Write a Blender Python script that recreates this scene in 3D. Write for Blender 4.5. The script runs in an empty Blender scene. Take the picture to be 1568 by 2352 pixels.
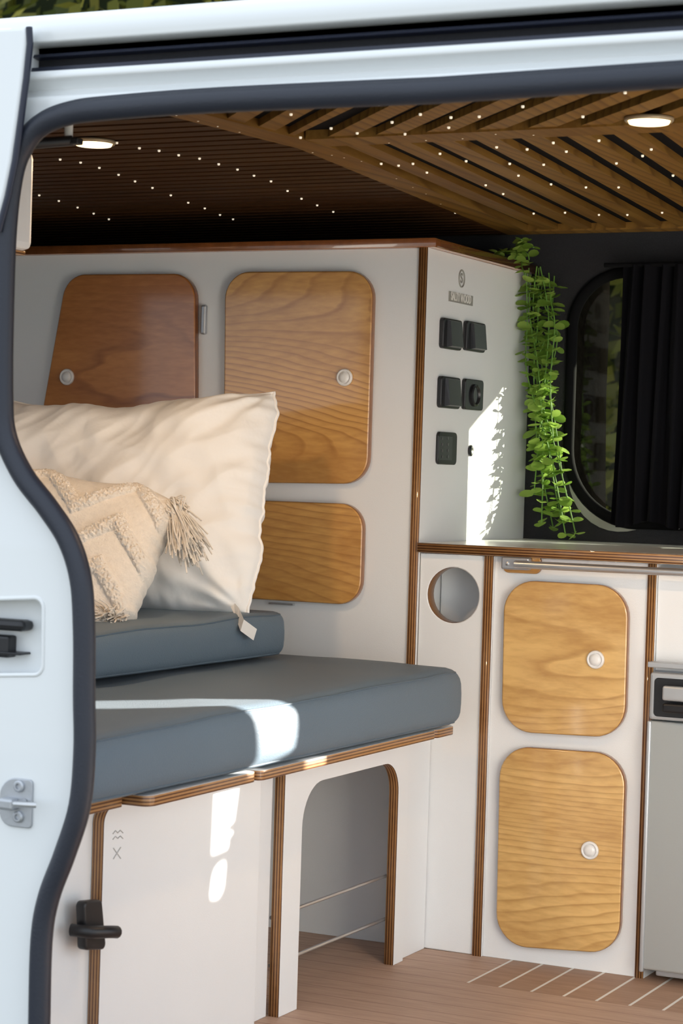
import bpy, math, random
from mathutils import Vector, Matrix, noise
random.seed(7)
scene=bpy.context.scene
try:
    scene.view_settings.view_transform='Standard'
    scene.view_settings.look='None'
    scene.view_settings.exposure=0.0
except Exception: pass

# ------------------------------------------------------------------ camera
F=5000.0; yaw=math.radians(26.1); pit=math.atan(96/5000); rol=math.radians(1.75)
c_,s_=math.cos(yaw),math.sin(yaw)
r0=Vector((c_,s_,0)); f0=Vector((-s_,c_,0)); zz=Vector((0,0,1))
fw=f0*math.cos(pit)-zz*math.sin(pit); up=zz*math.cos(pit)+f0*math.sin(pit)
cr=r0*math.cos(rol)+up*math.sin(rol); cu=up*math.cos(rol)-r0*math.sin(rol)
CAM=Vector((1.705,-3.934,0.940))
def U(px,py,ax,v):
    """survey helper: point of the real plane (axis=value) seen at photo pixel"""
    d=fw+cr*((px-784)/F)-cu*((py-1176)/F)
    p=CAM+d*((v-CAM[ax])/d[ax])
    return Vector((round(p.x,4),round(p.y,4),round(p.z,4)))
def UK(px,py,y=0.0):
    p=U(px,py,1,y); return (p.x,p.z)
def UX(px,py,x=0.0):
    p=U(px,py,0,x); return (p.y,p.z)
def UZ(px,py,z):
    p=U(px,py,2,z); return (p.x,p.y)
cd=bpy.data.cameras.new("camera"); cam=bpy.data.objects.new("camera",cd)
scene.collection.objects.link(cam); scene.camera=cam
cd.sensor_fit='HORIZONTAL'; cd.sensor_width=15.6; cd.lens=F/1568*15.6
cam.matrix_world=Matrix.Translation(CAM)@Matrix((cr,cu,-fw)).transposed().to_4x4()
cd.clip_start=0.1; cd.clip_end=200
cd.dof.use_dof=True; cd.dof.focus_distance=4.1; cd.dof.aperture_fstop=6.3

# ------------------------------------------------------------------ materials
def new_mat(name):
    m=bpy.data.materials.new(name); m.use_nodes=True
    nt=m.node_tree; b=nt.nodes["Principled BSDF"]; return m,nt,b
def nd(nt,t,**k):
    n=nt.nodes.new(t)
    for a,v in k.items(): setattr(n,a,v)
    return n
def simple(name,col,rough=0.5,metal=0.0,coat=0.0,bump=0.0,bscale=200,var=0.0,vscale=6,sheen=0.0,spec=0.5,bdist=0.002):
    m,nt,b=new_mat(name)
    b.inputs["Base Color"].default_value=(*col,1); b.inputs["Roughness"].default_value=rough
    b.inputs["Metallic"].default_value=metal; b.inputs["Coat Weight"].default_value=coat
    b.inputs["Sheen Weight"].default_value=sheen; b.inputs["Specular IOR Level"].default_value=spec
    tc=nd(nt,"ShaderNodeTexCoord")
    if var>0:
        n=nd(nt,"ShaderNodeTexNoise"); n.inputs["Scale"].default_value=vscale; n.inputs["Detail"].default_value=4
        nt.links.new(tc.outputs["Object"],n.inputs["Vector"])
        mx=nd(nt,"ShaderNodeMix",data_type='RGBA')
        mx.inputs["A"].default_value=(*[c*(1-var) for c in col],1); mx.inputs["B"].default_value=(*[min(1,c*(1+var)) for c in col],1)
        nt.links.new(n.outputs["Fac"],mx.inputs["Factor"]); nt.links.new(mx.outputs["Result"],b.inputs["Base Color"])
    if bump>0:
        n=nd(nt,"ShaderNodeTexNoise"); n.inputs["Scale"].default_value=bscale; n.inputs["Detail"].default_value=3
        nt.links.new(tc.outputs["Object"],n.inputs["Vector"])
        bp=nd(nt,"ShaderNodeBump"); bp.inputs["Strength"].default_value=bump; bp.inputs["Distance"].default_value=bdist
        nt.links.new(n.outputs["Fac"],bp.inputs["Height"]); nt.links.new(bp.outputs["Normal"],b.inputs["Normal"])
    return m
WHITE=simple("white_laminate",(0.845,0.86,0.87),0.38,bump=0.12,bscale=500,var=0.02)
PAINT=simple("van_paint_white",(0.84,0.865,0.87),0.28,coat=0.6,bump=0.05,bscale=60)
RUBBER=simple("black_rubber",(0.018,0.022,0.035),0.45,bump=0.2,bscale=300)
BLACKP=simple("black_plastic",(0.012,0.012,0.014),0.38)
DARKCH=simple("rail_dark",(0.012,0.016,0.035),0.35)
CARPET=simple("grey_carpet",(0.024,0.024,0.028),0.95,bump=0.8,bscale=600,var=0.25,vscale=300)
MATTB=simple("matt_black",(0.006,0.006,0.007),0.9,spec=0.1)
BLUE=simple("blue_grey_vinyl",(0.122,0.172,0.222),0.55,bump=0.35,bscale=450,var=0.05,sheen=0.05,spec=0.35)
BLUEP=simple("blue_piping",(0.095,0.138,0.18),0.55)
COTTON=simple("cotton",(0.93,0.915,0.89),0.85,bump=0.35,bscale=22,var=0.02,sheen=0.2,bdist=0.008)
BOHO=simple("woven_cream",(0.83,0.765,0.68),0.95,bump=0.9,bscale=260,var=0.12,vscale=90,sheen=0.3)
KNOB=simple("white_knob",(0.85,0.84,0.82),0.3,coat=0.3)
STEEL=simple("brushed_steel",(0.60,0.61,0.62),0.32,metal=0.8)
BRASS=simple("dull_lamp_ring",(0.35,0.27,0.17),0.5,metal=0.3)
ZINC=simple("zinc_metal",(0.50,0.52,0.55),0.4,metal=0.7,bump=0.2,bscale=80)
FRIDGE=simple("grey_metal_front",(0.42,0.44,0.43),0.35,metal=0.35,bump=0.05,bscale=300)
FRIDGEF=simple("silver_frame",(0.50,0.52,0.54),0.35,metal=0.4)
CURT=simple("black_curtain",(0.006,0.006,0.008),0.95,spec=0.1)
GREYM=simple("grey_mark",(0.50,0.50,0.49),0.6)
DOTM=simple("port_grey",(0.10,0.10,0.105),0.4)
PLATE=simple("grey_plate",(0.30,0.295,0.27),0.5)
PLTXT=simple("plate_lettering",(0.80,0.79,0.76),0.5)
BARK=simple("stem_green",(0.12,0.26,0.03),0.6)
GROUND=simple("dull_gravel",(0.17,0.17,0.15),0.95,bump=0.8,bscale=30,var=0.3,vscale=8)
COUNTER=simple("worktop_laminate",(0.84,0.84,0.82),0.22,spec=0.4)
def leafmat(name,c1,c2,trans=0.35):
    m,nt,b=new_mat(name)
    g=nd(nt,"ShaderNodeNewGeometry"); mx=nd(nt,"ShaderNodeMix",data_type='RGBA')
    mx.inputs["A"].default_value=(*c1,1); mx.inputs["B"].default_value=(*c2,1)
    nt.links.new(g.outputs["Random Per Island"],mx.inputs["Factor"]); nt.links.new(mx.outputs["Result"],b.inputs["Base Color"])
    b.inputs["Roughness"].default_value=0.5
    tr=nd(nt,"ShaderNodeBsdfTranslucent"); nt.links.new(mx.outputs["Result"],tr.inputs["Color"])
    ms=nd(nt,"ShaderNodeMixShader"); ms.inputs[0].default_value=trans
    out=nt.nodes["Material Output"]
    nt.links.new(b.outputs[0],ms.inputs[1]); nt.links.new(tr.outputs[0],ms.inputs[2]); nt.links.new(ms.outputs[0],out.inputs[0])
    return m
LEAF=leafmat("plant_leaf",(0.19,0.34,0.045),(0.44,0.62,0.13))
HLEAF=leafmat("hedge_leaf",(0.08,0.11,0.015),(0.42,0.38,0.07),0.4)
def ply():
    m,nt,b=new_mat("plywood_edge")
    tc=nd(nt,"ShaderNodeTexCoord"); sp=nd(nt,"ShaderNodeSeparateXYZ"); nt.links.new(tc.outputs["Object"],sp.inputs[0])
    mu=nd(nt,"ShaderNodeMath",operation='MULTIPLY'); mu.inputs[1].default_value=2*math.pi/0.0052
    nt.links.new(sp.outputs["Z"],mu.inputs[0])
    si=nd(nt,"ShaderNodeMath",operation='SINE'); nt.links.new(mu.outputs[0],si.inputs[0])
    n=nd(nt,"ShaderNodeTexNoise"); n.inputs["Scale"].default_value=60; nt.links.new(tc.outputs["Object"],n.inputs["Vector"])
    ad=nd(nt,"ShaderNodeMath",operation='MULTIPLY_ADD'); ad.inputs[1].default_value=0.5; ad.inputs[2].default_value=0.3
    nt.links.new(si.outputs[0],ad.inputs[0])
    ad2=nd(nt,"ShaderNodeMath",operation='MULTIPLY_ADD'); ad2.inputs[1].default_value=0.4
    nt.links.new(n.outputs["Fac"],ad2.inputs[0]); nt.links.new(ad.outputs[0],ad2.inputs[2])
    r=nd(nt,"ShaderNodeValToRGB"); e=r.color_ramp.elements
    e[0].position=0.1; e[0].color=(0.10,0.033,0.010,1); e[1].position=0.75; e[1].color=(0.42,0.22,0.085,1)
    nt.links.new(ad2.outputs[0],r.inputs[0]); nt.links.new(r.outputs[0],b.inputs["Base Color"])
    b.inputs["Roughness"].default_value=0.35; b.inputs["Coat Weight"].default_value=0.4
    return m
PLY=ply()
def pine(name,light,dark,axis='Y',period=0.028,stretch=0.24,dist=48,dscale=2.2,coat=0.7,rough=0.3,spec=0.5):
    m,nt,b=new_mat(name)
    L=nt.links.new
    tc=nd(nt,"ShaderNodeTexCoord"); oi=nd(nt,"ShaderNodeObjectInfo")
    mp=nd(nt,"ShaderNodeMapping")
    mp.inputs["Scale"].default_value=(stretch,1,1) if axis=='Y' else (1,stretch,1)
    L(tc.outputs["Object"],mp.inputs["Vector"])
    mr=nd(nt,"ShaderNodeMath",operation='MULTIPLY'); mr.inputs[1].default_value=9.0; L(oi.outputs["Random"],mr.inputs[0])
    cb=nd(nt,"ShaderNodeCombineXYZ")
    for i in range(3): L(mr.outputs[0],cb.inputs[i])
    va=nd(nt,"ShaderNodeVectorMath",operation='ADD'); L(mp.outputs[0],va.inputs[0]); L(cb.outputs[0],va.inputs[1])
    sp=nd(nt,"ShaderNodeSeparateXYZ"); L(va.outputs[0],sp.inputs[0])
    n0=nd(nt,"ShaderNodeTexNoise"); n0.inputs["Scale"].default_value=dscale; n0.inputs["Detail"].default_value=1.2; L(va.outputs[0],n0.inputs["Vector"])
    n1=nd(nt,"ShaderNodeTexNoise"); n1.inputs["Scale"].default_value=18; n1.inputs["Detail"].default_value=2; L(va.outputs[0],n1.inputs["Vector"])
    a=nd(nt,"ShaderNodeMath",operation='MULTIPLY'); a.inputs[1].default_value=1.0/period; L(sp.outputs[axis],a.inputs[0])
    c=nd(nt,"ShaderNodeMath",operation='MULTIPLY_ADD'); c.inputs[1].default_value=dist; L(n0.outputs["Fac"],c.inputs[0]); L(a.outputs[0],c.inputs[2])
    d=nd(nt,"ShaderNodeMath",operation='MULTIPLY_ADD'); d.inputs[1].default_value=1.6; L(n1.outputs["Fac"],d.inputs[0]); L(c.outputs[0],d.inputs[2])
    f=nd(nt,"ShaderNodeMath",operation='FRACT'); L(d.outputs[0],f.inputs[0])
    r=nd(nt,"ShaderNodeValToRGB"); e=r.color_ramp.elements
    def mixc(t): return (*[light[i]*(1-t)+dark[i]*t for i in range(3)],1)
    e[0].position=0.0; e[0].color=mixc(0.05); e[1].position=1.0; e[1].color=mixc(0.15)
    for p,t in ((0.4,0.08),(0.72,0.38),(0.87,0.8),(0.93,0.65)):
        k=r.color_ramp.elements.new(p); k.color=mixc(t)
    L(f.outputs[0],r.inputs[0])
    n3=nd(nt,"ShaderNodeTexNoise"); n3.inputs["Scale"].default_value=6; n3.inputs["Detail"].default_value=2; L(va.outputs[0],n3.inputs["Vector"])
    fr=nd(nt,"ShaderNodeValToRGB"); q=fr.color_ramp.elements; q[0].position=0.38; q[0].color=(0.2,)*3+(1,); q[1].position=0.62; q[1].color=(0.95,)*3+(1,)
    L(n3.outputs["Fac"],fr.inputs[0])
    m0=nd(nt,"ShaderNodeMix",data_type='RGBA'); L(fr.outputs[0],m0.inputs["Factor"]); m0.inputs["A"].default_value=mixc(0.2); L(r.outputs[0],m0.inputs["B"])
    n2=nd(nt,"ShaderNodeTexNoise"); n2.inputs["Scale"].default_value=110; n2.inputs["Detail"].default_value=4; L(va.outputs[0],n2.inputs["Vector"])
    mb=nd(nt,"ShaderNodeMath",operation='MULTIPLY'); mb.inputs[1].default_value=0.6; L(n3.outputs["Fac"],mb.inputs[0])
    ma=nd(nt,"ShaderNodeMath",operation='MULTIPLY_ADD'); ma.inputs[1].default_value=0.4; L(n2.outputs["Fac"],ma.inputs[0]); L(mb.outputs[0],ma.inputs[2])
    rr=nd(nt,"ShaderNodeValToRGB"); q=rr.color_ramp.elements
    q[0].position=0.38;q[0].color=(0.80,0.71,0.62,1);q[1].position=0.60;q[1].color=(1.08,1.08,1.08,1)
    L(ma.outputs[0],rr.inputs[0])
    mx=nd(nt,"ShaderNodeMix",data_type='RGBA',blend_type='MULTIPLY'); mx.inputs["Factor"].default_value=1
    L(m0.outputs["Result"],mx.inputs["A"]); L(rr.outputs[0],mx.inputs["B"])
    L(mx.outputs["Result"],b.inputs["Base Color"])
    b.inputs["Roughness"].default_value=rough; b.inputs["Coat Weight"].default_value=coat; b.inputs["Coat Roughness"].default_value=0.08
    b.inputs["Specular IOR Level"].default_value=spec
    return m
PINE=pine("varnished_pine",(0.70,0.39,0.12),(0.36,0.15,0.036))
PINEK=pine("pale_varnished_pine",(0.76,0.49,0.185),(0.46,0.24,0.07))
PINED=pine("amber_pine",(0.56,0.235,0.060),(0.26,0.085,0.018),dist=30,period=0.032)
PLYB=simple("dark_varnished_edge",(0.20,0.065,0.018),0.25,coat=0.8,var=0.4,vscale=40)
EDGE=simple("varnished_door_edge",(0.26,0.10,0.028),0.3,coat=0.7,var=0.35,vscale=40)
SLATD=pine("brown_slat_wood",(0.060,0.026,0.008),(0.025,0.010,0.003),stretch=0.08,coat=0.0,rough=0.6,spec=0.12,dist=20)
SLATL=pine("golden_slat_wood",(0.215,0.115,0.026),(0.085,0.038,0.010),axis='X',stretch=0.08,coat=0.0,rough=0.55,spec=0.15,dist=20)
def floor_mat():
    m,nt,b=new_mat("decking_floor")
    g=nd(nt,"ShaderNodeNewGeometry"); sp=nd(nt,"ShaderNodeSeparateXYZ"); nt.links.new(g.outputs["Position"],sp.inputs[0])
    def line(src,period,off,width):
        a=nd(nt,"ShaderNodeMath",operation='SUBTRACT'); a.inputs[1].default_value=off; nt.links.new(src,a.inputs[0])
        p=nd(nt,"ShaderNodeMath",operation='PINGPONG'); p.inputs[1].default_value=period/2; nt.links.new(a.outputs[0],p.inputs[0])
        l=nd(nt,"ShaderNodeMath",operation='LESS_THAN'); l.inputs[1].default_value=width/2; nt.links.new(p.outputs[0],l.inputs[0]); return l.outputs[0]
    lx=line(sp.outputs["X"],0.0625,0.175,0.0055); ly=line(sp.outputs["Y"],0.058,-0.22,0.003)
    def cmp(op,src,v):
        a=nd(nt,"ShaderNodeMath",operation=op); a.inputs[1].default_value=v; nt.links.new(src,a.inputs[0]); return a.outputs[0]
    def mul(a,b_):
        q=nd(nt,"ShaderNodeMath",operation='MULTIPLY'); nt.links.new(a,q.inputs[0]); nt.links.new(b_,q.inputs[1]); return q.outputs[0]
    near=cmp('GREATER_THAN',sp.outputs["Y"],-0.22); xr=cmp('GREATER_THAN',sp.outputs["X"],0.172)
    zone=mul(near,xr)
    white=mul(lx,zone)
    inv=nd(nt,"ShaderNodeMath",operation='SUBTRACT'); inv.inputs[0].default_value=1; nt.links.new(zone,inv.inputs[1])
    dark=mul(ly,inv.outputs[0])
    n=nd(nt,"ShaderNodeTexNoise"); n.inputs["Scale"].default_value=12; n.inputs["Detail"].default_value=5
    mp=nd(nt,"ShaderNodeMapping"); mp.inputs["Scale"].default_value=(1,6,1); nt.links.new(g.outputs["Position"],mp.inputs["Vector"]); nt.links.new(mp.outputs[0],n.inputs["Vector"])
    r=nd(nt,"ShaderNodeValToRGB"); e=r.color_ramp.elements
    e[0].position=0.3;e[0].color=(0.44,0.285,0.205,1);e[1].position=0.7;e[1].color=(0.54,0.365,0.27,1)
    nt.links.new(n.outputs["Fac"],r.inputs[0])
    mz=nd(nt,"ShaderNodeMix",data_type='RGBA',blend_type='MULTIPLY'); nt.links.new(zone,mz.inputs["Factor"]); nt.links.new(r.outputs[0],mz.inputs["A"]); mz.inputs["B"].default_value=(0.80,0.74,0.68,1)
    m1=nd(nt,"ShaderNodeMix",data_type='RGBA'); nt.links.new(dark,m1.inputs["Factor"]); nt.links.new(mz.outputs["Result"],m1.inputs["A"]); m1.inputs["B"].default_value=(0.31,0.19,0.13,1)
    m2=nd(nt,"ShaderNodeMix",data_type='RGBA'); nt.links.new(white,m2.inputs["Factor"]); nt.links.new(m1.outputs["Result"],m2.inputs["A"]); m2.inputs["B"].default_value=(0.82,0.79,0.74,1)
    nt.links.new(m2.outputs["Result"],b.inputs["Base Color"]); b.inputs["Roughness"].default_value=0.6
    return m
FLOOR=floor_mat()
def emit(name,col,st):
    m,nt,b=new_mat(name); b.inputs["Base Color"].default_value=(*col,1)
    b.inputs["Emission Color"].default_value=(*col,1); b.inputs["Emission Strength"].default_value=st; return m
LAMP=emit("warm_lamp_glow",(1.0,0.74,0.42),3.2)
STAR=emit("star_glow",(1.0,0.90,0.72),0.5)
def glassm():
    m,nt,b=new_mat("tinted_glass"); t=nd(nt,"ShaderNodeBsdfTransparent"); t.inputs[0].default_value=(0.70,0.72,0.66,1)
    g=nd(nt,"ShaderNodeBsdfGlossy"); g.inputs["Roughness"].default_value=0.03
    ms=nd(nt,"ShaderNodeMixShader"); ms.inputs[0].default_value=0.02
    nt.links.new(t.outputs[0],ms.inputs[1]); nt.links.new(g.outputs[0],ms.inputs[2]); nt.links.new(ms.outputs[0],nt.nodes["Material Output"].inputs[0]); return m
GLASS=glassm()

# ------------------------------------------------------------------ builders
WM={}
def put(name,me,mats,parent=None,M=None,smooth=False,label=None,cat=None,kind=None,group=None):
    if not isinstance(mats,(list,tuple)): mats=[mats]
    if len(me.materials)==0:
        for m in mats: me.materials.append(m)
    if smooth:
        for p in me.polygons: p.use_smooth=True
    o=bpy.data.objects.new(name,me); scene.collection.objects.link(o)
    M=M or Matrix.Identity(4)
    WM[o.name]=M
    if parent:
        o.parent=parent; o.matrix_parent_inverse=WM[parent.name].inverted()
    o.matrix_basis=M
    if label: o["label"]=label
    if cat: o["category"]=cat
    if kind: o["kind"]=kind
    if group: o["group"]=group
    return o
def empty(name,loc,label,cat,group=None):
    o=bpy.data.objects.new(name,None); scene.collection.objects.link(o); o.empty_display_size=0.05
    M=Matrix.Translation(Vector(loc)); WM[o.name]=M; o.matrix_basis=M
    o["label"]=label; o["category"]=cat
    if group: o["group"]=group
    return o
def mesh_from(vs,fs,name="m"):
    me=bpy.data.meshes.new(name); me.from_pydata([tuple(v) for v in vs],[],fs); me.update(); return me
def rpoly(pts,r,seg=9):
    n=len(pts); out=[]
    for i in range(n):
        p0,p1,p2=Vector(pts[i-1]),Vector(pts[i]),Vector(pts[(i+1)%n])
        rr=r[i] if isinstance(r,(list,tuple)) else r
        a,b=(p0-p1),(p2-p1); la,lb=a.length,b.length
        if rr<=1e-5: out.append(p1); continue
        a.normalize(); b.normalize(); ang=a.angle(b)
        if ang>math.pi-0.02: out.append(p1); continue
        d=min(rr/math.tan(ang/2),0.49*la,0.49*lb); rr=d*math.tan(ang/2)
        cen=p1+(a+b).normalized()*(rr/math.sin(ang/2))
        s=(p1+a*d)-cen; e=(p1+b*d)-cen; th=s.angle(e)
        for k in range(seg+1):
            t=k/seg; v=(s*math.sin((1-t)*th)+e*math.sin(t*th))/math.sin(th); out.append(cen+v)
    return [(p.x,p.y) for p in out]
def circ(cx,cy,rx,ry=None,seg=40):
    ry=ry or rx; return [(cx+rx*math.cos(2*math.pi*i/seg),cy+ry*math.sin(2*math.pi*i/seg)) for i in range(seg)]
def curve_mesh(polys,ext,bev,closed=True,dim='2D',radius=None,res=4):
    cu_=bpy.data.curves.new("tmpc",'CURVE'); cu_.dimensions=dim
    if dim=='2D': cu_.fill_mode='BOTH'; cu_.extrude=ext; cu_.bevel_depth=bev; cu_.offset=-bev; cu_.bevel_resolution=1
    else: cu_.bevel_depth=radius; cu_.bevel_resolution=res; cu_.fill_mode='FULL'; cu_.use_fill_caps=True
    for pl in polys:
        s=cu_.splines.new('POLY'); s.points.add(len(pl)-1); s.use_cyclic_u=closed
        for i,p in enumerate(pl): s.points[i].co=(p[0],p[1],p[2] if len(p)>2 else 0,1)
    ob=bpy.data.objects.new("tmpo",cu_); scene.collection.objects.link(ob)
    me=bpy.data.meshes.new_from_object(ob); bpy.data.objects.remove(ob); bpy.data.curves.remove(cu_)
    return me
AX={'K':(Vector((1,0,0)),Vector((0,0,1))),'X':(Vector((0,1,0)),Vector((0,0,1))),'Z':(Vector((1,0,0)),Vector((0,1,0)))}
def panel(name,outline,plane,level,thick,face,edge,parent=None,holes=(),bev=0.0012,**kw):
    """flat board: outline in plane coords, front face at level, thickness goes behind the front face"""
    ux,uy=AX[plane]; n=ux.cross(uy)
    cx=sum(p[0] for p in outline)/len(outline); cy=sum(p[1] for p in outline)/len(outline)
    polys=[[(p[0]-cx,p[1]-cy) for p in outline]]+[[(p[0]-cx,p[1]-cy) for p in h] for h in holes]
    bev=min(bev,thick*0.3)
    me=curve_mesh(polys,thick/2-bev,bev)
    me.materials.clear(); me.materials.append(face); me.materials.append(edge)
    for p in me.polygons: p.material_index=0 if abs(p.normal.z)>0.9 else 1
    ax={'K':1,'X':0,'Z':2}[plane]
    org=ux*cx+uy*cy; org[ax]=level; org-= n*(thick/2)
    M=Matrix((ux,uy,n)).transposed().to_4x4(); M.translation=org
    return put(name,me,[face,edge],parent,M,**kw)
def rect(x0,x1,y0,y1): return [(x0,y0),(x1,y0),(x1,y1),(x0,y1)]
def rbox_mesh(hx,hy,hz,r,n=3,seg=(1,1,1)):
    h=(hx,hy,hz); r=min(r,min(h)*0.98)
    def ticks(i):
        H=h[i]; o=[-H]+[-H+r*(1-math.cos(math.pi/2*k/n)) for k in range(1,n+1)]
        m=max(1,seg[i]); inner=[-H+r+(2*H-2*r)*k/m for k in range(1,m)]
        return o+inner+[H-r*(1-math.cos(math.pi/2*k/n)) for k in range(n,0,-1)]+[H]
    T=[ticks(i) for i in range(3)]
    vs=[];fs=[];idx={}
    def V(p):
        key=tuple(round(a,6) for a in p)
        if key in idx: return idx[key]
        q=Vector([max(-(h[i]-r),min(h[i]-r,p[i])) for i in range(3)]); d=Vector(p)-q
        if d.length>1e-9: q=q+d.normalized()*r
        idx[key]=len(vs); vs.append(q); return idx[key]
    for ax in range(3):
        a,b=(ax+1)%3,(ax+2)%3
        for sgn in (-1,1):
            for i in range(len(T[a])-1):
                for j in range(len(T[b])-1):
                    q=[]
                    for (u,v) in ((i,j),(i+1,j),(i+1,j+1),(i,j+1)):
                        p=[0,0,0]; p[ax]=sgn*h[ax]; p[a]=T[a][u]; p[b]=T[b][v]; q.append(V(p))
                    if sgn<0: q.reverse()
                    if len(set(q))>=3: fs.append(q)
    return vs,fs
def box(name,x0,x1,y0,y1,z0,z1,mat,parent=None,r=0.002,smooth=False,**kw):
    vs,fs=rbox_mesh((x1-x0)/2,(y1-y0)/2,(z1-z0)/2,r,2)
    return put(name,mesh_from(vs,fs),mat,parent,Matrix.Translation(((x0+x1)/2,(y0+y1)/2,(z0+z1)/2)),smooth=smooth,**kw)
def lathe(profile,seg=36):
    vs=[];fs=[]
    for (r,z) in profile:
        for k in range(seg): a=2*math.pi*k/seg; vs.append((r*math.cos(a),r*math.sin(a),z))
    for i in range(len(profile)-1):
        for k in range(seg):
            a=i*seg+k;b=i*seg+(k+1)%seg; fs.append((a,b,b+seg,a+seg))
    fs.append(tuple(range(len(vs)-seg,len(vs)))); fs.append(tuple(reversed(range(seg))))
    return mesh_from(vs,fs)
def frame(plane,pos):
    ux,uy=AX[plane]; M=Matrix((ux,uy,ux.cross(uy))).transposed().to_4x4(); M.translation=Vector(pos); return M
def tube(name,polys,rad,mat,parent=None,closed=False,res=4,**kw):
    me=curve_mesh(polys,0,0,closed=closed,dim='3D',radius=rad,res=res)
    kw.setdefault('smooth',True)
    return put(name,me,mat,parent,**kw)
def catmull(P,n=8,closed=False):
    P=[Vector(p) for p in P]; out=[]
    N=len(P)
    for i in range(N-1):
        p0=P[max(i-1,0)];p1=P[i];p2=P[i+1];p3=P[min(i+2,N-1)]
        for k in range(n):
            t=k/n; out.append(0.5*((2*p1)+(p2-p0)*t+(2*p0-5*p1+4*p2-p3)*t*t+(3*p1-p0-3*p2+p3)*t**3))
    out.append(P[-1]); return out
def offset_loop(lp,d):
    out=[];n=len(lp)
    for i in range(n):
        a=Vector(lp[i-1]);b=Vector(lp[(i+1)%n]); t=(b-a).normalized(); nn=Vector((-t.y,t.x)); out.append((lp[i][0]+nn.x*d,lp[i][1]+nn.y*d))
    return out

# ------------------------------------------------------------------ light
w=bpy.data.worlds.new("world"); scene.world=w; w.use_nodes=True
bg=w.node_tree.nodes["Background"]; bg.inputs[0].default_value=(0.80,0.89,1.0,1); bg.inputs[1].default_value=1.55
sd=bpy.data.lights.new("sun",'SUN'); sd.energy=28; sd.angle=math.radians(0.5); sd.color=(1.0,0.94,0.84)
so=bpy.data.objects.new("sun",sd); scene.collection.objects.link(so)
SUN=Vector((-0.66,-0.72,-0.22)); so.rotation_euler=SUN.to_track_quat('-Z','Y').to_euler()

# ------------------------------------------------------------------ room shell
ZC=1.48; FY=0.56
def tow(x,y,z):
    """where the sun ray reaching (x,y,z) crosses the far wall"""
    t=(FY+0.006-y)/0.72; return (x+0.66*t, z+0.22*t)
floor=box("floor",-1.6,2.3,-1.48,0.60,-0.04,0.0,FLOOR,kind="structure",r=0.001)
win=rpoly([(0.052,0.845),(1.02,0.845),(1.02,1.385),(0.052,1.385)],[0.16,0.1,0.1,0.12],14)
bc=[U(a,b,0,-0.200) for a,b in ((364,1564),(404,1560),(384,1500))]
sun_slots=[[tow(0.116,-0.940,0.46),tow(0.116,-0.818,0.49),tow(0.116,-0.795,0.745),tow(0.116,-0.985,0.765),tow(0.116,-0.965,0.60)],  # unseen wall openings, added and shaped to throw the sun patches
       [tow(0.0,-0.890,0.318),tow(0.0,-0.825,0.322),tow(0.0,-0.800,0.428),tow(0.0,-0.886,0.428)],
       rpoly([tow(0.0,-0.893,0.247),tow(0.0,-0.846,0.242),tow(0.0,-0.838,0.300),tow(0.0,-0.883,0.293)],0.012,4),
       [tow(*b) for b in bc]]
wf=panel("wall_far",rect(-1.6,2.3,-0.04,ZC+0.03),'K',FY,0.012,CARPET,MATTB,holes=[win]+sun_slots,kind="structure",bev=0.0)
box("wall_rear",-1.62,-1.58,-1.48,0.6,-0.04,1.51,CARPET,kind="structure",r=0.001)
gl=empty("window_1",(0.55,FY,0.85),"dark tinted side window with rounded corners","window"); gl["kind"]="structure"; del gl["label"]; del gl["category"]
panel("glass",rpoly([(0.04,0.835),(1.03,0.835),(1.03,1.395),(0.04,1.395)],[0.17,0.1,0.1,0.13],14),'K',FY+0.018,0.004,GLASS,GLASS,gl)
tube("window_frame",[[(x,FY-0.003,z) for x,z in win]],0.012,MATTB,gl,closed=True)
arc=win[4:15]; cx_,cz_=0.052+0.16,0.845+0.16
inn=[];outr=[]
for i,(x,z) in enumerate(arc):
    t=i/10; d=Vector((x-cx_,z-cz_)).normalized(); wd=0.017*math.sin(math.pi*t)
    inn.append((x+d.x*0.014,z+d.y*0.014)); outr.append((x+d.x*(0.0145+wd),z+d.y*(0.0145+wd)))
SUNLIT=simple("painted_sunlight",(0.32,0.33,0.29),0.6)
panel("corner_sun_patch",inn+outr[::-1][1:-1],'K',FY-0.004,0.004,SUNLIT,SUNLIT,gl,bev=0.0)  # pale crescent painted in for sunlight on the window reveal
ceil=box("ceiling",-1.6,2.3,-1.47,0.6,ZC,ZC+0.03,MATTB,kind="structure",r=0.001)
def prism(polys,z0,z1):
    vs=[];fs=[]
    for pl in polys:
        b=len(vs); n=len(pl)
        area=sum(pl[i][0]*pl[(i+1)%n][1]-pl[(i+1)%n][0]*pl[i][1] for i in range(n))
        if area<0: pl=list(reversed(pl))
        for x,y in pl: vs.append((x,y,z0))
        for x,y in pl: vs.append((x,y,z1))
        fs.append(tuple(b+i for i in reversed(range(n)))); fs.append(tuple(b+n+i for i in range(n)))
        for i in range(n): j=(i+1)%n; fs.append((b+i,b+j,b+n+j,b+n+i))
    return mesh_from(vs,fs)
def xb(y): return 0.08-0.105*(y+0.76) if y>-0.76 else 0.08+0.12*(y+0.76)
L=[]
y=-1.44
while y<0.5:
    L.append([(-1.55,y),(xb(y)-0.028,y),(xb(y+0.032)-0.028,y+0.032),(-1.55,y+0.032)]); y+=0.046
put("ceiling_slats",prism(L,ZC-0.012,ZC),SLATD,ceil)
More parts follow.
